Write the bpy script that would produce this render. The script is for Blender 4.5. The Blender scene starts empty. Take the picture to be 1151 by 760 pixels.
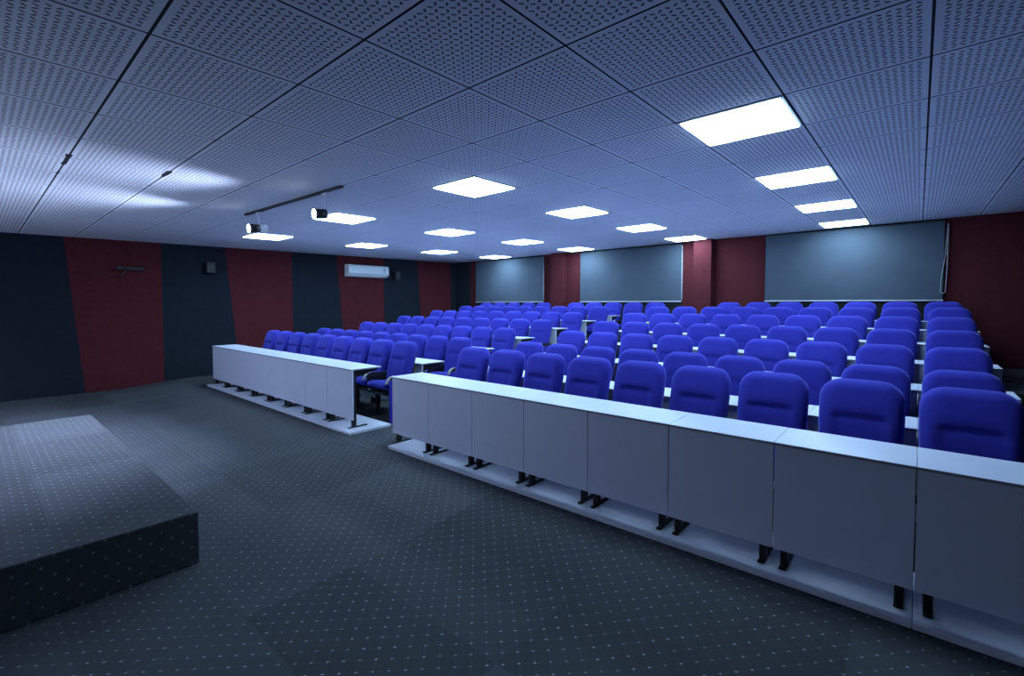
import bpy, bmesh, math, random
from mathutils import Vector, Matrix
C = bpy.context.scene.collection
PI = math.pi
random.seed(3)

# ------------------------------------------------------------------ layout constants (metres)
CAM_Z = 1.62
SEAT = 0.09                       # level of the first two seating rows above the stage floor
XL, XR, YF, YB = -11.45, 1.95, -1.60, 10.42
K = 1.131
CX0, CY0, TX, TY = -1.77213*K, 0.50481*K, 0.596858*K, 0.603142*K   # ceiling grid
CA, CB = 0.005, 0.0150
def ceil_z(x, y): return CAM_Z + 1.09258*K + CA*x + CB*y

# ------------------------------------------------------------------ materials
def nodes_of(m):
    m.use_nodes = True
    nt = m.node_tree
    return nt, nt.nodes.get('Principled BSDF')
def mat(name, col, rough=0.5, metal=0.0, sheen=0.0, sheen_tint=None, noise=None, bump=None, spec=0.5, coat=0.0):
    m = bpy.data.materials.new(name)
    nt, b = nodes_of(m)
    b.inputs['Base Color'].default_value = (*col, 1)
    b.inputs['Roughness'].default_value = rough
    b.inputs['Metallic'].default_value = metal
    b.inputs['Specular IOR Level'].default_value = spec
    if sheen:
        b.inputs['Sheen Weight'].default_value = sheen
        b.inputs['Sheen Roughness'].default_value = 0.4
        if sheen_tint: b.inputs['Sheen Tint'].default_value = (*sheen_tint, 1)
    tc = nt.nodes.new('ShaderNodeTexCoord')
    if noise:
        sc, amt = noise
        n = nt.nodes.new('ShaderNodeTexNoise'); n.inputs['Scale'].default_value = sc
        n.inputs['Detail'].default_value = 4
        nt.links.new(tc.outputs['Object'], n.inputs['Vector'])
        r = nt.nodes.new('ShaderNodeMapRange')
        r.inputs['From Min'].default_value = 0.3; r.inputs['From Max'].default_value = 0.7
        r.inputs['To Min'].default_value = 1-amt; r.inputs['To Max'].default_value = 1+amt
        nt.links.new(n.outputs['Fac'], r.inputs['Value'])
        v = nt.nodes.new('ShaderNodeVectorMath'); v.operation = 'SCALE'
        v.inputs[0].default_value = col
        nt.links.new(r.outputs['Result'], v.inputs['Scale'])
        nt.links.new(v.outputs['Vector'], b.inputs['Base Color'])
    if bump:
        sc, st = bump
        n2 = nt.nodes.new('ShaderNodeTexNoise'); n2.inputs['Scale'].default_value = sc
        nt.links.new(tc.outputs['Object'], n2.inputs['Vector'])
        bp = nt.nodes.new('ShaderNodeBump'); bp.inputs['Strength'].default_value = st
        bp.inputs['Distance'].default_value = 0.002
        nt.links.new(n2.outputs['Fac'], bp.inputs['Height'])
        nt.links.new(bp.outputs['Normal'], b.inputs['Normal'])
    return m
def emis(name, col, strength):
    m = bpy.data.materials.new(name)
    nt, b = nodes_of(m)
    b.inputs['Base Color'].default_value = (0.9, 0.9, 0.9, 1)
    b.inputs['Emission Color'].default_value = (*col, 1)
    b.inputs['Emission Strength'].default_value = strength
    return m

class NB:                                     # tiny helper to write node maths
    def __init__(self, nt): self.nt = nt
    def m(self, op, a, b=None, c=None):
        n = self.nt.nodes.new('ShaderNodeMath'); n.operation = op
        for i, v in enumerate((a, b, c)):
            if v is None: continue
            if isinstance(v, (int, float)): n.inputs[i].default_value = v
            else: self.nt.links.new(v, n.inputs[i])
        return n.outputs[0]

LIGHT_COL = (0.47, 0.71, 1.0)
M = {}
M['laminate'] = mat('white_laminate', (0.66, 0.70, 0.80), 0.38, noise=(6, 0.02), spec=0.4)
M['edge_band'] = mat('grey_edge_band', (0.27, 0.28, 0.32), 0.5)
M['plate'] = mat('white_board', (0.80, 0.83, 0.90), 0.45, noise=(5, 0.03))
M['black_steel'] = mat('black_steel', (0.012, 0.012, 0.014), 0.45, 0.3)
M['fabric'] = mat('blue_fabric', (0.038, 0.038, 0.345), 0.9, sheen=0.6, sheen_tint=(0.25, 0.28, 1.0), noise=(60, 0.08), bump=(300, 0.25), spec=0.1)
M['black_plastic'] = mat('black_plastic', (0.014, 0.014, 0.017), 0.55)
M['beige'] = mat('beige_cap', (0.42, 0.40, 0.34), 0.5)
M['navy_wall'] = mat('navy_wall_fabric', (0.0165, 0.0215, 0.029), 0.95, noise=(14, 0.10), bump=(220, 0.3), spec=0.1)
M['red_wall'] = mat('red_wall_fabric', (0.090, 0.0185, 0.0215), 0.95, noise=(14, 0.10), bump=(220, 0.3), spec=0.1)
M['bounce_field'] = mat('pale_bounce_reflector', (0.88, 0.88, 0.88), 0.9)  # reflector area added on the unseen front wall to brighten the desk fronts
M['dark_wall'] = mat('dark_wall_paint', (0.02, 0.022, 0.026), 0.9)
M['blind'] = mat('grey_blind_fabric', (0.075, 0.098, 0.120), 0.9, noise=(3, 0.05), bump=(250, 0.2), spec=0.1)
M['alu'] = mat('pale_aluminium', (0.62, 0.64, 0.68), 0.4, 0.4)
M['chain'] = mat('pale_bead_chain', (0.45, 0.45, 0.46), 0.5)
M['ac_white'] = mat('ac_white_plastic', (0.72, 0.80, 0.78), 0.4)
M['badge'] = mat('dull_grey_badge', (0.06, 0.065, 0.07), 0.6)
M['ac_grey'] = mat('ac_grey_plastic', (0.25, 0.30, 0.30), 0.5)
M['rail'] = mat('dark_track_metal', (0.03, 0.03, 0.035), 0.5, 0.3)
M['white_metal'] = mat('white_lamp_metal', (0.75, 0.77, 0.8), 0.4)
M['frame_white'] = mat('white_frame_metal', (0.75, 0.77, 0.8), 0.4)
M['diffuser'] = emis('glowing_diffuser', LIGHT_COL, 36.0)
M['diffuser_soft'] = emis('dimmer_glowing_diffuser', LIGHT_COL, 30.0)
M['lens'] = emis('glowing_lens', (0.75, 0.88, 1.0), 14.0)

def carpet_material():
    m = bpy.data.materials.new('dotted_carpet'); nt, b = nodes_of(m); q = NB(nt)
    geo = nt.nodes.new('ShaderNodeNewGeometry')
    nrm = nt.nodes.new('ShaderNodeSeparateXYZ'); nt.links.new(geo.outputs['True Normal'], nrm.inputs[0])
    tc = nt.nodes.new('ShaderNodeTexCoord')
    sp = nt.nodes.new('ShaderNodeSeparateXYZ'); nt.links.new(tc.outputs['Object'], sp.inputs[0])
    x, y, z = sp.outputs
    # on upright faces the height takes the place of the missing ground axis
    ax = q.m('ADD', x, q.m('MULTIPLY', z, q.m('ABSOLUTE', nrm.outputs[0])))
    ay = q.m('ADD', y, q.m('MULTIPLY', z, q.m('ABSOLUTE', nrm.outputs[1])))
    s = 0.7071/0.0720
    u = q.m('MULTIPLY', q.m('ADD', ax, ay), s)
    v = q.m('MULTIPLY', q.m('SUBTRACT', ay, ax), s)
    fu = q.m('SUBTRACT', q.m('FRACT', u), 0.5); fv = q.m('SUBTRACT', q.m('FRACT', v), 0.5)
    # each yarn dot is a short dash; a random cell value fades some of them
    cu = q.m('FLOOR', u); cv = q.m('FLOOR', v)
    cmb = nt.nodes.new('ShaderNodeCombineXYZ'); nt.links.new(cu, cmb.inputs[0]); nt.links.new(cv, cmb.inputs[1])
    wn = nt.nodes.new('ShaderNodeTexWhiteNoise'); nt.links.new(cmb.outputs[0], wn.inputs['Vector'])
    rnd = wn.outputs['Value']
    d = q.m('ADD', q.m('POWER', q.m('DIVIDE', fu, 0.105), 2), q.m('POWER', q.m('DIVIDE', fv, 0.06), 2))
    dot = q.m('LESS_THAN', d, 1.0)
    dot = q.m('MULTIPLY', dot, q.m('ADD', 0.35, q.m('MULTIPLY', rnd, 0.65)))
    line = q.m('MAXIMUM', q.m('LESS_THAN', q.m('ABSOLUTE', fu), 0.035), q.m('LESS_THAN', q.m('ABSOLUTE', fv), 0.035))
    # carpet tiles laid in alternating pile directions
    bx = q.m('FLOOR', q.m('DIVIDE', q.m('ADD', ax, 0.2), 1.20)); by = q.m('FLOOR', q.m('DIVIDE', q.m('ADD', ay, 0.35), 0.62))
    c2 = nt.nodes.new('ShaderNodeCombineXYZ'); nt.links.new(bx, c2.inputs[0]); nt.links.new(by, c2.inputs[1])
    w2 = nt.nodes.new('ShaderNodeTexWhiteNoise'); nt.links.new(c2.outputs[0], w2.inputs['Vector'])
    n = nt.nodes.new('ShaderNodeTexNoise'); n.inputs['Scale'].default_value = 90; n.inputs['Detail'].default_value = 5
    nt.links.new(tc.outputs['Object'], n.inputs['Vector'])
    n3 = nt.nodes.new('ShaderNodeTexNoise'); n3.inputs['Scale'].default_value = 1.3
    nt.links.new(tc.outputs['Object'], n3.inputs['Vector'])
    f = q.m('ADD', q.m('ADD', 0.44, q.m('MULTIPLY', w2.outputs['Value'], 0.34)),
            q.m('ADD', q.m('MULTIPLY', n.outputs['Fac'], 0.35), q.m('MULTIPLY', n3.outputs['Fac'], 0.35)))
    f = q.m('ADD', f, q.m('MULTIPLY', line, 0.13))
    vs = nt.nodes.new('ShaderNodeVectorMath'); vs.operation = 'SCALE'; vs.inputs[0].default_value = CARPET
    nt.links.new(f, vs.inputs['Scale'])
    mx = nt.nodes.new('ShaderNodeMix'); mx.data_type = 'RGBA'
    nt.links.new(dot, mx.inputs['Factor']); nt.links.new(vs.outputs[0], mx.inputs[6]); mx.inputs[7].default_value = (0.32, 0.35, 0.36, 1)
    nt.links.new(mx.outputs[2], b.inputs['Base Color'])
    b.inputs['Roughness'].default_value = 0.95; b.inputs['Specular IOR Level'].default_value = 0.1
    bp = nt.nodes.new('ShaderNodeBump'); bp.inputs['Strength'].default_value = 0.35; bp.inputs['Distance'].default_value = 0.004
    nt.links.new(n.outputs['Fac'], bp.inputs['Height']); nt.links.new(bp.outputs['Normal'], b.inputs['Normal'])
    return m
CARPET = (0.072, 0.078, 0.082)
M['carpet'] = carpet_material()

def ceiling_material():
    m = bpy.data.materials.new('perforated_ceiling_tile'); nt, b = nodes_of(m); q = NB(nt)
    tc = nt.nodes.new('ShaderNodeTexCoord')
    sp = nt.nodes.new('ShaderNodeSeparateXYZ'); nt.links.new(tc.outputs['Object'], sp.inputs[0])
    x, y, _ = sp.outputs
    u = q.m('FRACT', q.m('DIVIDE', q.m('SUBTRACT', x, CX0), TX))
    v = q.m('FRACT', q.m('DIVIDE', q.m('SUBTRACT', y, CY0), TY))
    eu = q.m('SUBTRACT', 0.5, q.m('ABSOLUTE', q.m('SUBTRACT', u, 0.5)))
    ev = q.m('SUBTRACT', 0.5, q.m('ABSOLUTE', q.m('SUBTRACT', v, 0.5)))
    # two sagging tile edges with ragged open gaps towards the stage
    n = nt.nodes.new('ShaderNodeTexNoise'); n.inputs['Scale'].default_value = 4.5
    nt.links.new(tc.outputs['Object'], n.inputs['Vector'])
    near = q.m('MULTIPLY', q.m('MULTIPLY', q.m('GREATER_THAN', x, -6.35), q.m('LESS_THAN', x, -5.25)), q.m('LESS_THAN', y, 1.6))
    rag = q.m('MULTIPLY', near, q.m('MAXIMUM', 0.0, q.m('MULTIPLY', q.m('SUBTRACT', n.outputs['Fac'], 0.52), 0.13)))
    gy = q.m('LESS_THAN', ev, q.m('ADD', 0.0100, rag))
    gx = q.m('LESS_THAN', eu, 0.0090)
    groove = q.m('MAXIMUM', gx, gy)
    N = 18.0
    pu = q.m('MULTIPLY', q.m('DIVIDE', q.m('SUBTRACT', u, 0.045), 0.91), N)
    pv = q.m('MULTIPLY', q.m('DIVIDE', q.m('SUBTRACT', v, 0.045), 0.91), N)
    fu = q.m('SUBTRACT', q.m('FRACT', pu), 0.5); fv = q.m('SUBTRACT', q.m('FRACT', pv), 0.5)
    par = q.m('FLOORED_MODULO', q.m('ADD', q.m('FLOOR', pu), q.m('FLOOR', pv)), 2.0)
    par = q.m('GREATER_THAN', par, 0.5)
    a = q.m('MULTIPLY', q.m('ADD', fu, fv), 0.7071); c = q.m('MULTIPLY', q.m('SUBTRACT', fu, fv), 0.7071)
    ip = q.m('SUBTRACT', 1.0, par)
    A = q.m('ADD', q.m('MULTIPLY', a, par), q.m('MULTIPLY', c, ip))
    B = q.m('ADD', q.m('MULTIPLY', c, par), q.m('MULTIPLY', a, ip))
    hole = q.m('LESS_THAN', q.m('ADD', q.m('POWER', q.m('DIVIDE', A, 0.40), 2), q.m('POWER', q.m('DIVIDE', B, 0.19), 2)), 1.0)
    inn = q.m('MULTIPLY', q.m('GREATER_THAN', eu, 0.045), q.m('GREATER_THAN', ev, 0.045))
    hole = q.m('MULTIPLY', hole, inn)
    dark = q.m('MAXIMUM', q.m('MULTIPLY', hole, 0.80), groove)
    wn = nt.nodes.new('ShaderNodeTexWhiteNoise')
    cb = nt.nodes.new('ShaderNodeCombineXYZ')
    nt.links.new(q.m('FLOOR', q.m('DIVIDE', q.m('SUBTRACT', x, CX0), TX)), cb.inputs[0])
    nt.links.new(q.m('FLOOR', q.m('DIVIDE', q.m('SUBTRACT', y, CY0), TY)), cb.inputs[1])
    nt.links.new(cb.outputs[0], wn.inputs['Vector'])
    vs = nt.nodes.new('ShaderNodeVectorMath'); vs.operation = 'SCALE'; vs.inputs[0].default_value = (0.80, 0.81, 0.83)
    nt.links.new(q.m('ADD', 0.96, q.m('MULTIPLY', wn.outputs['Value'], 0.06)), vs.inputs['Scale'])
    mx = nt.nodes.new('ShaderNodeMix'); mx.data_type = 'RGBA'
    nt.links.new(dark, mx.inputs['Factor']); nt.links.new(vs.outputs[0], mx.inputs[6]); mx.inputs[7].default_value = (0.012, 0.013, 0.016, 1)
    nt.links.new(mx.outputs[2], b.inputs['Base Color'])
    b.inputs['Roughness'].default_value = 0.75; b.inputs['Specular IOR Level'].default_value = 0.2
    return m
M['ceiling'] = ceiling_material()

# ------------------------------------------------------------------ mesh helpers
def add_box(bm, x0, x1, y0, y1, z0, z1, bev=0.0, seg=2, mi=0):
    tmp = bmesh.new()
    bmesh.ops.create_cube(tmp, size=1)
    for v in tmp.verts:
        v.co = Vector(((x0+x1)/2+v.co.x*(x1-x0), (y0+y1)/2+v.co.y*(y1-y0), (z0+z1)/2+v.co.z*(z1-z0)))
    if bev > 0: bmesh.ops.bevel(tmp, geom=tmp.edges[:], offset=bev, segments=seg, affect='EDGES', profile=0.5)
    merge(bm, tmp, mi)
def merge(bm, tmp, mi=0, mx=None):
    vm = {}
    for v in tmp.verts: vm[v] = bm.verts.new(mx @ v.co if mx else v.co)
    for f in tmp.faces:
        try:
            g = bm.faces.new([vm[v] for v in f.verts]); g.material_index = mi; g.smooth = f.smooth
        except ValueError: pass
    tmp.free()
def add_cyl(bm, p0, p1, r0, r1=None, n=20, mi=0, smooth=True):
    r1 = r0 if r1 is None else r1
    p0, p1 = Vector(p0), Vector(p1); d = (p1-p0).normalized()
    a = Vector((0, 0, 1)) if abs(d.z) < 0.9 else Vector((1, 0, 0))
    e1 = d.cross(a).normalized(); e2 = d.cross(e1)
    A = [bm.verts.new(p0+(e1*math.cos(2*PI*i/n)+e2*math.sin(2*PI*i/n))*r0) for i in range(n)]
    B = [bm.verts.new(p1+(e1*math.cos(2*PI*i/n)+e2*math.sin(2*PI*i/n))*r1) for i in range(n)]
    for i in range(n):
        f = bm.faces.new([A[i], A[(i+1) % n], B[(i+1) % n], B[i]]); f.smooth = smooth; f.material_index = mi
    f = bm.faces.new(A[::-1]); f.material_index = mi
    f = bm.faces.new(B); f.material_index = mi
def add_tube(bm, pts, r, n=8, mi=0):
    pts = [Vector(p) for p in pts]; rings = []
    for i, p in enumerate(pts):
        d = (pts[min(i+1, len(pts)-1)]-pts[max(i-1, 0)]).normalized()
        a = Vector((0, 0, 1)) if abs(d.z) < 0.9 else Vector((1, 0, 0))
        e1 = d.cross(a).normalized(); e2 = d.cross(e1)
        rings.append([bm.verts.new(p+(e1*math.cos(2*PI*k/n)+e2*math.sin(2*PI*k/n))*r) for k in range(n)])
    for a, b in zip(rings, rings[1:]):
        for k in range(n):
            f = bm.faces.new([a[k], a[(k+1) % n], b[(k+1) % n], b[k]]); f.smooth = True; f.material_index = mi
    bm.faces.new(rings[0][::-1]); bm.faces.new(rings[-1])
def add_prism(bm, poly, x0, x1, mi=0, bev=0.0):
    """poly of (y, z) swept along x"""
    tmp = bmesh.new()
    a = [tmp.verts.new((x0, p[0], p[1])) for p in poly]
    b = [tmp.verts.new((x1, p[0], p[1])) for p in poly]
    n = len(poly)
    tmp.faces.new(a[::-1]); tmp.faces.new(b)
    for i in range(n): tmp.faces.new([a[i], a[(i+1) % n], b[(i+1) % n], b[i]])
    if bev: bmesh.ops.bevel(tmp, geom=tmp.edges[:], offset=bev, segments=2, affect='EDGES', profile=0.5)
    merge(bm, tmp, mi)
def loft(bm, rings, cap=True, smooth=True, mi=0):
    R = [[bm.verts.new(p) for p in r] for r in rings]
    n = len(R[0])
    for a, b in zip(R, R[1:]):
        for k in range(n):
            f = bm.faces.new([a[k], a[(k+1) % n], b[(k+1) % n], b[k]]); f.smooth = smooth; f.material_index = mi
    if cap:
        bm.faces.new(R[0][::-1]).smooth = smooth; bm.faces.new(R[-1]).smooth = smooth
def obj(name, bm, mats, parent=None, smooth=None):
    bmesh.ops.recalc_face_normals(bm, faces=bm.faces[:])
    me = bpy.data.meshes.new(name); bm.to_mesh(me); bm.free()
    for m in (mats if isinstance(mats, (list, tuple)) else [mats]): me.materials.append(m)
    o = bpy.data.objects.new(name, me); C.objects.link(o)
    if parent: o.parent = parent
    return o
def tag(o, label=None, cat=None, group=None, kind=None):
    if label: o['label'] = label
    if cat: o['category'] = cat
    if group: o['group'] = group
    if kind: o['kind'] = kind
    return o
def thing(name, label, cat, loc=(0, 0, 0), rotz=0.0, group=None):
    o = bpy.data.objects.new(name, None); C.objects.link(o); o.empty_display_size = 0.1
    o.location = loc; o.rotation_euler = (0, 0, rotz)
    return tag(o, label, cat, group)
def struct(name, bm, mats, parent=None):
    o = obj(name, bm, mats, parent)
    if not parent: o['kind'] = 'structure'
    return o
def kids(o): return [c for c in bpy.data.objects if c.parent == o]
def dup(root, loc, label, group=None, skip=()):
    r = root.copy(); C.objects.link(r); r.location = loc; r['label'] = label
    if group: r['group'] = group
    for ch in TREE[root.name]:
        if ch[0].name.split('.')[0] in skip: continue
        c = ch[0].copy(); C.objects.link(c); c.parent = r
        for g in ch[1]:
            d = g.copy(); C.objects.link(d); d.parent = c
    return r
TREE = {}
def register(root): TREE[root.name] = [(c, kids(c)) for c in kids(root)]

# ------------------------------------------------------------------ the room
ROW_Y = [3.96+1.04*r for r in range(7)]                # where the top of each row's backrests stands
DESK_Y = [2.966+1.045*r for r in range(7)]             # front edge of each row's desk tops
RISE = [0.0, 0.0, 0.108, 0.225, 0.350, 0.465, 0.553]   # level of each tier above the first

bm = bmesh.new()                                       # carpeted floor with its low seating tiers
prof = [(YF-0.2, 0.0), (1.85, 0.0), (2.88, SEAT)]
for r in range(2, 7):
    y = DESK_Y[r]-0.12
    prof += [(y, SEAT+RISE[r-1]), (y, SEAT+RISE[r])]
prof += [(YB+0.2, SEAT+RISE[6]), (YB+0.2, -0.25), (YF-0.2, -0.25)]
add_prism(bm, prof, XL-0.2, XR+0.2)
struct('floor', bm, M['carpet'])

bm = bmesh.new()                                       # suspended ceiling, rising slightly to the back
vs = [(x, y, ceil_z(x, y)+dz) for dz in (0, 0.15) for (x, y) in ((XL-0.2, YF-0.2), (XR+0.2, YF-0.2), (XR+0.2, YB+0.2), (XL-0.2, YB+0.2))]
V = [bm.verts.new(v) for v in vs]
for f in ((0, 1, 2, 3), (7, 6, 5, 4), (0, 4, 5, 1), (1, 5, 6, 2), (2, 6, 7, 3), (3, 7, 4, 0)): bm.faces.new([V[i] for i in f])
struct('ceiling', bm, M['ceiling'])

ZT = 2.99+0.12
def wall_quad(bm, pts, mi): bm.faces.new([bm.verts.new(p) for p in pts]).material_index = mi
# left wall: navy fabric with four red panels, each with a raking left edge
bm = bmesh.new()
reds = [(1.128, 1.357, 2.535), (3.690, 3.955, 5.123), (6.285, 6.520, 7.699), (8.885, 9.090, 10.20)]
zb, zt = -0.1, ZT
cur_t = cur_b = YF-0.2
for (t, b_, r) in reds:
    t2 = t-(b_-t)*(zt-2.75)/2.7
    wall_quad(bm, [(XL, cur_b, zb), (XL, b_, zb), (XL, t2, zt), (XL, cur_t, zt)], 0)
    wall_quad(bm, [(XL, b_, zb), (XL, r, zb), (XL, r, zt), (XL, t2, zt)], 1)
    cur_t = cur_b = r
wall_quad(bm, [(XL, cur_b, zb), (XL, YB+0.2, zb), (XL, YB+0.2, zt), (XL, cur_t, zt)], 0)
add_box(bm, XL-0.2, XL-0.01, YF-0.2, YB+0.2, zb, zt, mi=0)
o = struct('wall_left', bm, [M['navy_wall'], M['red_wall']])
# back wall: red fields between the blinds, dark under and behind the blinds
bm = bmesh.new()
cols = [(XL-0.2, -10.748, 0), (-10.748, -10.508, 1), (-10.508, -7.843, 2), (-7.843, -6.659, 1), (-6.659, -3.995, 2),
        (-3.995, -2.335, 1), (-2.335, 0.307, 2), (0.307, XR+0.2, 1)]
for a, b_, mi in cols:
    wall_quad(bm, [(a, YB, zb), (b_, YB, zb), (b_, YB, zt), (a, YB, zt)], mi)
add_box(bm, XL-0.2, XR+0.2, YB+0.01, YB+0.2, zb, zt, mi=0)
struct('wall_back', bm, [M['navy_wall'], M['red_wall'], M['dark_wall']])
bm = bmesh.new(); add_box(bm, XR, XR+0.2, YF-0.2, YB+0.2, zb, zt); struct('wall_right', bm, M['navy_wall'])
bm = bmesh.new()                                       # unseen wall behind the stage: pale field added to bounce spotlight onto desk fronts
for a, b_, mi in ((XL-0.2, -10.4, 0), (-10.4, -3.5, 1), (-3.5, XR+0.2, 0)): add_box(bm, a, b_, YF-0.2, YF, zb, zt, mi=mi)
struct('wall_front', bm, [M['navy_wall'], M['bounce_field']])
for i, (a, b_) in enumerate(((-7.455, -7.052), (-3.676, -3.305))):
    bm = bmesh.new(); add_box(bm, a, b_, 10.20, YB+0.02, 0.0, ZT, 0.006)
    struct('wall_pillar_%s' % ('left', 'right')[i], bm, M['red_wall'])

# ------------------------------------------------------------------ stage
bm = bmesh.new(); add_box(bm, -7.33, -3.37, YF+0.01, 0.905, 0.0, 0.324, 0.008)
tag(obj('stage_platform', bm, M['carpet']), 'low carpet-covered stage platform on the floor in the left foreground', 'stage')

# ------------------------------------------------------------------ white boards the front desks stand on
def board(x0, x1, label, group):
    bm = bmesh.new(); add_box(bm, x0+0.0015, x1-0.0015, 2.862, 3.425, SEAT, SEAT+0.03, 0.003, 1)
    return tag(obj('base_board', bm, M['plate']), label, 'base board', group)
lb = [-10.00, -8.77, -7.54, -6.31, -4.97]
rb = [-4.22, -2.444, -1.225, 0.012, 0.61]
nth = ['first', 'second', 'third', 'fourth', 'fifth', 'sixth', 'seventh', 'eighth', 'ninth']
for i in range(4):
    board(lb[i], lb[i+1], 'white floor board under the left front desks, %s' % ['beside the left wall', 'second from the left wall', 'second from the aisle', 'ending at the aisle'][i], 'white boards under the front desks')
    board(rb[i], rb[i+1], 'white floor board under the right front desks, %s' % ['starting at the aisle', 'second from the aisle', 'third from the aisle', 'farthest from the aisle'][i], 'white boards under the front desks')

# ------------------------------------------------------------------ desk units
DW = 0.6155
def make_desk(width, label):
    t = thing('desk', label, 'desk')
    h = 0.747
    bm = bmesh.new(); add_box(bm, 0.001, width-0.001, 0.0, 0.415, h-0.003, h, 0.001, 1, 0)
    add_box(bm, 0.001, width-0.001, 0.0, 0.415, h-0.0155, h-0.0031, 0.0, 1, 1)
    obj('desk_top', bm, [M['laminate'], M['edge_band']], t)
    bm = bmesh.new(); add_box(bm, 0.003, width-0.003, 0.012, 0.028, 0.132, h-0.0165, 0.001, 1)
    obj('front_panel', bm, M['laminate'], t)
    for x in (0.055, width-0.055):
        bm = bmesh.new()
        add_box(bm, x-0.018, x+0.018, 0.029, 0.084, 0.042, h-0.0165, 0.004, 1)
        add_prism(bm, [(0.085, h-0.0165), (0.385, h-0.0165), (0.385, h-0.040), (0.085, h-0.11)], x-0.012, x+0.012)
        add_box(bm, x-0.019, x+0.019, -0.012, 0.235, 0.0305, 0.042, 0.004, 1)
        obj('leg', bm, M['black_steel'], t)
    register(t)
    return t
proto_desk = proto_narrow = None
row_names = ['front', 'second', 'third', 'fourth', 'fifth', 'sixth', 'back']
DESKS = {}
for r in range(7):
    for side in ('left', 'right'):
        if side == 'right': xs = [(-4.295+DW*i, DW) for i in range(7)]+[(-4.295+DW*7, 0.580)]
        else: xs = [(-5.102-DW*(8-i), DW) for i in range(8)]
        for i, (x, w) in enumerate(xs):
            n = i+1 if side == 'right' else 8-i
            lab = 'white laminate desk in the %s row of the %s block, %s' % (row_names[r], side, 'at the aisle' if n == 1 else nth[n-1]+' from the aisle')
            g = 'white desks of the %s seating block' % side
            loc = (x, DESK_Y[r], SEAT+RISE[r])
            if w == DW:
                if proto_desk is None:
                    proto_desk = make_desk(DW, lab); proto_desk.location = loc; o = proto_desk; o['group'] = g
                else: o = dup(proto_desk, loc, lab, g)
            else:
                if proto_narrow is None:
                    proto_narrow = make_desk(w, lab); proto_narrow.location = loc; o = proto_narrow; o['group'] = g
                else: o = dup(proto_narrow, loc, lab, g)
            DESKS[(r, side, n)] = o
# rear-row desks stand straight on the carpet: their feet drop by the board's thickness
for (r, side, n), o in DESKS.items():
    if r > 0: o.location.z -= 0.03

# ------------------------------------------------------------------ auditorium chairs (facing -y, origin on the floor under the backrest top)
def smooth01(t): t = max(0.0, min(1.0, t)); return t*t*(3-2*t)
def backrest_bm(front_only=True):
    bm = bmesh.new(); rings = []
    zt_, z0 = 1.015, 0.43
    rc = 0.128
    NZ = 34; NX = 18
    zs = [z0+(zt_-z0)*(1-(1-i/NZ)**1.6) for i in range(NZ+1)]
    for z in zs:
        W = 0.215+0.018*smooth01((z-0.45)/0.33)
        if z < z0+0.05: W -= 0.02*(1-math.sqrt(max(0, 1-((z0+0.05-z)/0.05)**2)))
        dz = z-(zt_-rc)
        w = W if dz <= 0 else W-rc+math.sqrt(max(1e-5, rc*rc-dz*dz))
        tk = 0.082
        k = min(1.0, (zt_-z)/0.05); tk *= math.sqrt(max(0.02, 1-(1-k)**2))
        k = min(1.0, (z-z0)/0.03); tk *= 0.55+0.45*math.sqrt(max(0.0, 1-(1-k)**2))
        yc = -(zt_-z)*0.26 - 0.012*math.sin((z-z0)/(zt_-z0)*PI)
        ring = []
        for i in range(NX+1):                         # front skin, left to right
            s = -1+2*i/NX; s = math.copysign(1-(1-abs(s))**1.35, s)
            x = s*w
            edge = math.sqrt(max(0.0, 1-abs(s)**8))
            y = yc-tk*edge
            # pillow, crease and sunken middle panel
            cz = math.exp(-((z-0.792)/0.034)**2)
            ax = abs(x)
            y += 0.0075*cz*(1-smooth01((ax-0.10)/0.07))
            panel = (1-smooth01((ax-0.125)/0.035))*smooth01((0.80-z)/0.02)*smooth01((z-0.46)/0.05)
            y += 0.013*panel
            ring.append(Vector((x, y, z)))
        for i in range(NX-1, 0, -1):                  # back skin
            s = -1+2*i/NX; s = math.copysign(1-(1-abs(s))**1.35, s)
            edge = math.sqrt(max(0.0, 1-abs(s)**8))
            ring.append(Vector((s*w, yc+tk*0.75*edge, z)))
        rings.append(ring)
    loft(bm, rings)
    return bm
def shell_bm():
    bm = bmesh.new()
    rings = []
    for i in range(11):
        z = 0.40+0.50*i/10; W = 0.195-0.01*i/10
        yc = -(1.015-z)*0.26-0.012*math.sin(max(0, (z-0.43)/0.585)*PI)+0.0635
        rings.append([Vector((-W, yc, z)), Vector((W, yc, z)), Vector((W, yc+0.014, z)), Vector((-W, yc+0.014, z))])
    loft(bm, rings, smooth=False)
    return bm
def seat_bm():
    bm = bmesh.new(); rings = []
    y0, y1 = -0.125, -0.520
    N = 14
    for i in range(N+1):
        t = i/N; y = y0+(y1-y0)*t
        zc = 0.425+0.035*t
        h = 0.052*math.sqrt(max(0.03, 1-max(0, (t-0.80)/0.20)**2))*math.sqrt(max(0.15, 1-max(0, (0.08-t)/0.08)**2))
        w = 0.218-0.03*max(0, (t-0.8)/0.2)**2
        ring = []
        for k in range(24):
            a = 2*PI*k/24; ca, sa = math.cos(a), math.sin(a)
            ring.append(Vector((w*math.copysign(abs(ca)**0.35, ca), y, zc+h*math.copysign(abs(sa)**0.6, sa)+0.008*(1-ca*ca))))
        rings.append(ring)
    loft(bm, rings)
    return bm
def leg_bm(x):
    bm = bmesh.new()
    add_prism(bm, [(-0.325, 0.02), (-0.270, 0.02), (-0.255, 0.36), (-0.155, 0.42), (-0.135, 0.559), (-0.455, 0.545), (-0.465, 0.50), (-0.42, 0.42), (-0.325, 0.36)], x-0.013, x+0.013, bev=0.003)
    add_box(bm, x-0.018, x+0.018, -0.46, -0.16, 0.0, 0.022, 0.005, 1)
    return bm
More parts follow.
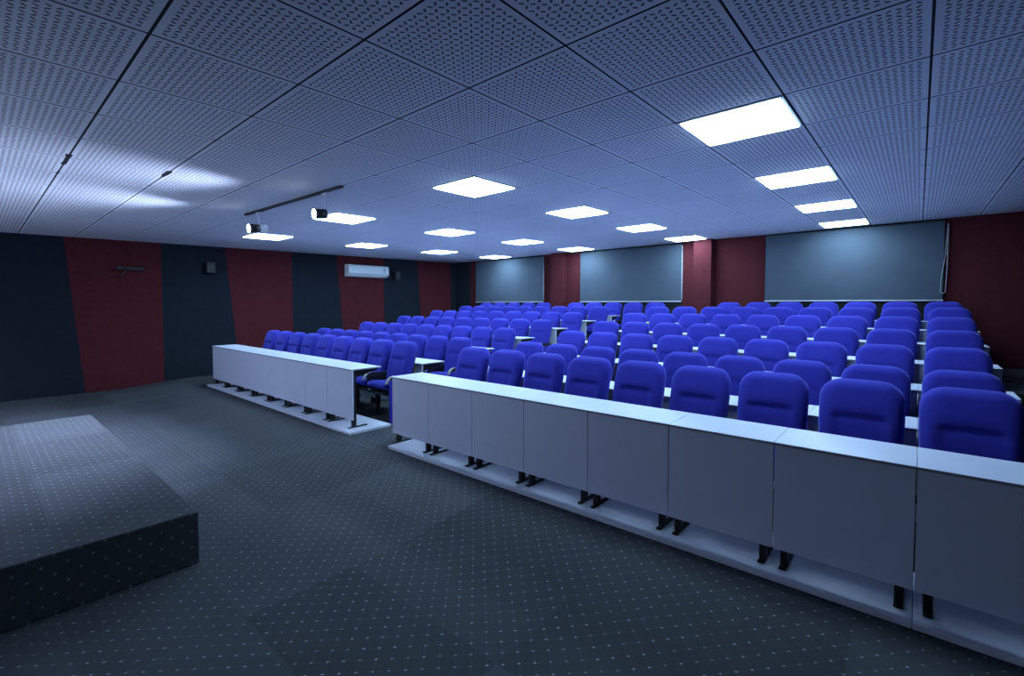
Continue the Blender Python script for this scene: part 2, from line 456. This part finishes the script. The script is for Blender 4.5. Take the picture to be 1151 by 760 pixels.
def arm_bm(x):
    bm = bmesh.new()
    add_prism(bm, [(-0.10, 0.585), (-0.10, 0.560), (-0.40, 0.555), (-0.475, 0.535), (-0.490, 0.560), (-0.450, 0.598), (-0.38, 0.603)], x-0.0175, x+0.0175, bev=0.006)
    return bm
def armcap_bm(x):
    bm = bmesh.new()
    add_prism(bm, [(-0.40, 0.604), (-0.455, 0.600), (-0.505, 0.565), (-0.530, 0.515), (-0.512, 0.508), (-0.491, 0.553), (-0.452, 0.5965), (-0.40, 0.6035)], x-0.018, x+0.018, bev=0.003)
    return bm
def make_chair(kind):
    t = thing('auditorium_chair', 'x', 'chair')
    obj('backrest', backrest_bm(), M['fabric'], t)
    obj('back_shell', shell_bm(), M['black_plastic'], t)
    obj('seat', seat_bm(), M['fabric'], t)
    bm = bmesh.new(); add_prism(bm, [(-0.13, 0.375), (-0.50, 0.405), (-0.52, 0.385), (-0.48, 0.345), (-0.15, 0.335)], -0.195, 0.195, bev=0.008)
    add_box(bm, -0.253, 0.238, -0.305, -0.235, 0.338, 0.372)
    obj('seat_pan', bm, M['black_plastic'], t)
    sides = {'plain': (-0.2665,), 'right_end': (-0.2665, 0.2665), 'left_end': (-0.2665,)}[kind]
    for x in sides:
        obj('leg', leg_bm(x), M['black_steel'], t)
        a = obj('armrest', arm_bm(x), M['black_plastic'], t)
        obj('armrest_cap', armcap_bm(x), M['beige'], a)
    if kind != 'plain':
        x = 0.2865 if kind == 'right_end' else -0.2935
        bm = bmesh.new(); add_prism(bm, [(-0.49, 0.0), (-0.17, 0.0), (-0.13, 0.55), (-0.49, 0.55)], x-0.0055, x+0.0125, bev=0.005)
        obj('side_panel', bm, M['fabric'], t)
    register(t)
    return t
protos = {k: make_chair(k) for k in ('plain', 'right_end', 'left_end')}
used = set()
def place_chair(kind, loc, label, group):
    p = protos[kind]
    if kind not in used:
        used.add(kind); p.location = loc; p['label'] = label; p['group'] = group; return p
    return dup(p, loc, label, group)
for r in range(6):
    z = SEAT+RISE[r]
    for k in range(9):
        n = 9-k
        lab = 'blue padded chair in the %s row of the left block, %s' % (row_names[r], 'at the aisle' if n == 1 else ('beside the left wall' if n == 9 else nth[n-1]+' from the aisle'))
        x = -9.62+(9.62-5.356)*k/8
        place_chair('right_end' if k == 8 else 'plain', (x, ROW_Y[r], z), lab, 'blue chairs of the left seating block')
    for k in range(9):
        n = k+1
        lab = 'blue padded chair in the %s row of the right block, %s' % (row_names[r], 'at the aisle' if n == 1 else ('farthest from the aisle' if n == 9 else nth[n-1]+' from the aisle'))
        x = -3.985+(4.235+0.018*r)*k/8
        place_chair('left_end' if k == 0 else ('right_end' if k == 8 else 'plain'), (x, ROW_Y[r], z), lab, 'blue chairs of the right seating block')
back_row = [[-9.80, -9.26, -8.72, -8.18, -7.65], [-6.62, -6.09, -5.56, -5.03, -4.49], [-2.92+0.5375*i for i in range(7)]]
where = ['left of the two red pillars', 'between the two red pillars', 'right of the two red pillars']
for s, xs in enumerate(back_row):
    for i, x in enumerate(xs):
        if s == 1 and i == 0: pass
        lab = 'blue chair in back row %s, %s' % (where[s], 'leftmost there' if i == 0 else nth[i]+' from its left end')
        place_chair('right_end' if i == len(xs)-1 else 'plain', (x, ROW_Y[6]-0.02, SEAT+RISE[6]), lab, 'blue chairs along the back wall')

# ------------------------------------------------------------------ ceiling lights
def tilt_rot(): return (math.atan(CB), -math.atan(CA), 0)
def make_light(label):
    t = thing('ceiling_light', label, 'ceiling light')
    hx, hy, s = TX/2-0.006, TY/2-0.006, 0.312
    bm = bmesh.new()
    for a in ((-hx, hx, s, hy), (-hx, hx, -hy, -s), (-hx, -s, -s, s), (s, hx, -s, s)):
        add_box(bm, a[0], a[1], a[2], a[3], -0.006, 0.0)
    obj('frame', bm, M['frame_white'], t)
    bm = bmesh.new()
    s2 = s-0.001
    lo = [(-s2+0.012, -s2+0.012), (s2-0.012, -s2+0.012), (s2-0.012, s2-0.012), (-s2+0.012, s2-0.012)]
    up = [(-s2, -s2), (s2, -s2), (s2, s2), (-s2, s2)]
    rings = [[Vector((x, y, -0.0005)) for x, y in up], [Vector((x, y, -0.010)) for x, y in up], [Vector((x, y, -0.016)) for x, y in lo]]
    loft(bm, rings, smooth=False)
    obj('diffuser', bm, M['diffuser'], t)
    register(t)
    return t
lp = None
cname = {1: 'rightmost', -3: 'second from right', -7: 'third from right', -11: 'leftmost'}
rname = {4: 'nearest the camera', 7: 'second nearest', 10: 'third nearest', 13: 'near the back wall'}
for i in (-3, -7, -11, 1):
    for j in (4, 7, 10, 13):
        x = CX0+(i+0.5)*TX; y = CY0+(j+0.5)*TY
        lab = 'glowing square ceiling panel in the %s line of lights, %s' % (cname[i], rname[j])
        loc = (x, y, ceil_z(x, y)-0.0008)
        if lp is None: lp = make_light(lab); o = lp; o.location = loc
        else: o = dup(lp, loc, lab)
        if i == 1:
            for c in kids(o):
                if c.name.startswith('diffuser'):
                    c.material_slots[0].link = 'OBJECT'; c.material_slots[0].material = M['diffuser_soft']
        o.rotation_euler = tilt_rot(); o['group'] = 'square ceiling light panels'

# ------------------------------------------------------------------ spotlight rail and its two spotlights
RX0, RX1, RY0, RY1 = -7.02, -4.62, 2.520, 2.605
bm = bmesh.new()
d = Vector((RX1-RX0, RY1-RY0, 0)).normalized(); nrm = Vector((-d.y, d.x, 0))
tmp = bmesh.new(); add_box(tmp, 0, (Vector((RX1-RX0, RY1-RY0, 0))).length, -0.018, 0.018, -0.026, 0.0, 0.003, 1)
mx = Matrix.Translation((RX0, RY0, ceil_z(RX0, RY0)-0.0008)) @ Matrix.Rotation(math.atan2(d.y, d.x), 4, 'Z') @ Matrix.Rotation(-math.atan(CA), 4, 'Y')
merge(bm, tmp, 0, mx)
tag(obj('spotlight_rail', bm, M['rail']), 'dark spotlight rail fixed to the ceiling at the left', 'track rail')
def make_spot(x, y, zh, aim, beam, body, label):
    z0 = ceil_z(x, y)-0.0295
    t = thing('track_spotlight', label, 'spotlight', (x, y, z0))
    bm = bmesh.new(); add_box(bm, -0.05, 0.05, -0.016, 0.016, -0.022, 0.0, 0.004, 1)
    obj('adapter', bm, M['white_metal'], t)
    bm = bmesh.new(); add_cyl(bm, (0, 0, -0.022), (0, 0, zh-z0+0.03), 0.010, n=12)
    obj('stem', bm, M['white_metal'], t)
    c = Vector((0, 0, zh-z0)); a = Vector(aim).normalized()
    R = 0.055
    bm = bmesh.new(); add_cyl(bm, c-a*0.005, c+a*0.10, R*0.95, R)
    add_cyl(bm, c+a*0.1001, c+a*0.125, R*1.02, R*1.06)
    obj('lamp_head', bm, M['black_plastic'], t)
    bm = bmesh.new()
    for k in range(5): add_cyl(bm, c-a*(0.0055+0.020*k+0.016), c-a*(0.0055+0.020*k), R*0.90)
    add_cyl(bm, c-a*0.104, c-a*0.006, R*0.72)
    if body: obj('heat_sink', bm, body, t)
    else: bm.free()
    bm = bmesh.new(); add_cyl(bm, c+a*0.1255, c+a*0.128, R*0.98)
    obj('lens', bm, M['lens'], t)
    L = bpy.data.lights.new('spot_beam', 'SPOT'); L.energy = 1100; L.color = (0.52, 0.64, 1.0)
    L.spot_size = math.radians(102); L.spot_blend = 1.0; L.shadow_soft_size = 0.05
    lo = bpy.data.objects.new('spot_beam', L); C.objects.link(lo); lo.parent = t
    lo.location = c+a*0.20
    lo.rotation_euler = Vector(beam).to_track_quat('-Z', 'Y').to_euler()
    return t
make_spot(-6.62, 2.535, 2.62, (0.02, -0.98, -0.12), (-0.30, -0.90, -0.48), M['white_metal'], 'track spotlight with pale ribbed back hanging at the left end of the rail')
make_spot(-4.96, 2.594, 2.61, (-0.06, -0.98, -0.12), (-0.40, -0.87, -0.48), None, 'short dark track spotlight hanging at the right end of the rail')

# ------------------------------------------------------------------ roller blinds on the back wall
def make_blind(x0, x1, label, loop):
    t = thing('roller_blind', label, 'blind', ((x0+x1)/2, 10.36, 1.68), group='grey roller blinds on the back wall')
    w = (x1-x0)/2; top = ceil_z((x0+x1)/2, 10.36)-1.68-0.03
    bm = bmesh.new(); add_box(bm, -w+0.012, w-0.012, -0.0006, 0.0006, 0.0126, top-0.012)
    obj('blind_fabric', bm, M['blind'], t)
    bm = bmesh.new(); add_box(bm, -w+0.005, w-0.005, -0.008, 0.010, -0.010, 0.0125, 0.003, 1); obj('bottom_bar', bm, M['alu'], t)
    bm = bmesh.new(); add_cyl(bm, (-w+0.02, 0.022, top-0.03), (w-0.02, 0.022, top-0.03), 0.020); obj('roller_tube', bm, M['alu'], t)
    bm = bmesh.new()
    if loop:
        pts = [(w+0.035, -0.015, top-0.06), (w+0.030, -0.02, 0.55), (w+0.018, -0.02, 0.16)]
        for k in range(9):
            a = -k*PI/8
            pts.append((w-0.012+0.030*math.cos(a), -0.02, 0.15+0.035*math.sin(a)))
        pts += [(w-0.036, -0.02, 0.35), (w+0.006, -0.02, 0.75), (w+0.026, -0.018, top-0.06)]
        add_tube(bm, pts, 0.0045)
    else:
        add_tube(bm, [(w+0.008, -0.012, top-0.05), (w+0.008, -0.012, 0.10), (w+0.012, -0.012, 0.03), (w+0.018, -0.012, 0.02), (w+0.022, -0.012, 0.05), (w+0.020, -0.012, top-0.05)], 0.0045)
    obj('pull_chain', bm, M['chain'], t)
make_blind(-10.47, -7.82, 'grey roller blind at the left of the back wall, left of the first red pillar', False)
make_blind(-6.64, -3.99, 'grey roller blind in the middle of the back wall, between two red pillars', False)
make_blind(-2.325, 0.305, 'grey roller blind at the right of the back wall, with a hanging chain loop', True)

# ------------------------------------------------------------------ wall-mounted fixtures on the left wall
t = thing('air_conditioner', 'white split air conditioner mounted high on the left wall', 'air conditioner', (XL-0.004, 7.115, 2.345))
bm = bmesh.new()
prof = [(0.0, 0.0), (0.0, 0.325), (0.15, 0.325), (0.205, 0.300), (0.215, 0.095), (0.19, 0.062), (0.12, 0.010)]
tmp = bmesh.new()
a = [tmp.verts.new((p[0], -0.615, p[1])) for p in prof]; b_ = [tmp.verts.new((p[0], 0.615, p[1])) for p in prof]
tmp.faces.new(a[::-1]); tmp.faces.new(b_)
for i in range(len(prof)): tmp.faces.new([a[i], a[(i+1) % len(prof)], b_[(i+1) % len(prof)], b_[i]])
bmesh.ops.bevel(tmp, geom=tmp.edges[:], offset=0.010, segments=3, affect='EDGES', profile=0.5)
merge(bm, tmp); obj('body', bm, M['ac_white'], t)
bm = bmesh.new(); add_box(bm, 0.2155, 0.219, -0.60, 0.60, 0.086, 0.094); obj('panel_groove', bm, M['ac_grey'], t)
bm = bmesh.new()
for k in range(3): add_box(bm, 0.2075+0.0, 0.2185, -0.58, 0.60, 0.065+0.0, 0.0655+0.004, 0.0) if k == 0 else None
tmp = bmesh.new(); add_box(tmp, -0.004, 0.004, -0.52, 0.52, -0.045, 0.045, 0.002, 1)
merge(bm, tmp, 0, Matrix.Translation((0.170, 0, 0.036)) @ Matrix.Rotation(math.radians(52), 4, 'Y'))
obj('air_flap', bm, M['ac_white'], t)
bm = bmesh.new(); add_cyl(bm, (0.2135, 0.46, 0.225), (0.2165, 0.46, 0.225), 0.032, n=24); add_box(bm, 0.2135, 0.2165, 0.445, 0.475, 0.13, 0.185)
obj('display', bm, M['ac_grey'], t)

def make_speaker(y, z, label):
    t = thing('wall_speaker', label, 'speaker', (XL+0.001, y, z), group='dark wall speakers')
    bm = bmesh.new(); add_box(bm, 0.0, 0.04, -0.03, 0.03, 0.08, 0.16); obj('bracket', bm, M['black_steel'], t)
    bm = bmesh.new(); add_box(bm, 0.0405, 0.20, -0.085, 0.085, 0.0, 0.24, 0.012); obj('cabinet', bm, M['black_plastic'], t)
    bm = bmesh.new(); add_box(bm, 0.2005, 0.206, -0.075, 0.075, 0.01, 0.23, 0.004, 1); obj('grille', bm, M['black_steel'], t)
    bm = bmesh.new(); add_cyl(bm, (0.2065, 0, 0.13), (0.210, 0, 0.13), 0.020); obj('badge', bm, M['badge'], t)
make_speaker(3.35, 2.27, 'small dark speaker on the navy wall between the two left red panels')
make_speaker(8.04, 2.31, 'small dark speaker on the navy wall beside the air conditioner')
t = thing('wall_camera_bar', 'thin dark bar fixture mounted high on the leftmost red wall panel', 'wall fixture', (XL+0.001, 2.02, 2.26))
bm = bmesh.new(); add_box(bm, 0.0, 0.10, -0.03, 0.03, 0.02, 0.06); obj('bracket', bm, M['black_steel'], t)
bm = bmesh.new(); add_box(bm, 0.1005, 0.16, -0.21, 0.21, 0.0, 0.065, 0.012); obj('bar', bm, M['black_plastic'], t)
bm = bmesh.new(); add_cyl(bm, (0.1605, -0.16, 0.035), (0.168, -0.16, 0.035), 0.022); obj('lens', bm, M['badge'], t)
bm = bmesh.new(); add_tube(bm, [(0.13, -0.06, 0.0), (0.11, -0.10, -0.05), (0.06, -0.12, -0.10), (0.01, -0.13, -0.13)], 0.012); obj('support_arm', bm, M['badge'], t)

# ------------------------------------------------------------------ camera, world, view
cam = bpy.data.cameras.new('camera'); co = bpy.data.objects.new('camera', cam); C.objects.link(co)
cam.sensor_fit = 'HORIZONTAL'; cam.sensor_width = 36.0; cam.lens = 36.0*527.808/1151
cam.shift_y = -(380-360.762)/1151
cam.clip_start = 0.05
co.location = (0, 0, CAM_Z)
co.rotation_euler = (math.radians(90-2.05038), 0, math.radians(40.86225))
bpy.context.scene.camera = co
w = bpy.data.worlds.new('dark_world'); bpy.context.scene.world = w; w.use_nodes = True
w.node_tree.nodes['Background'].inputs[0].default_value = (0, 0, 0, 1)
sc = bpy.context.scene
sc.view_settings.view_transform = 'Standard'; sc.view_settings.look = 'None'
sc.view_settings.gamma = 1; sc.view_settings.use_curve_mapping = False
sc.view_settings.exposure = 0.0
sc.cycles.use_denoising = True
sc.cycles.max_bounces = 8; sc.cycles.diffuse_bounces = 5
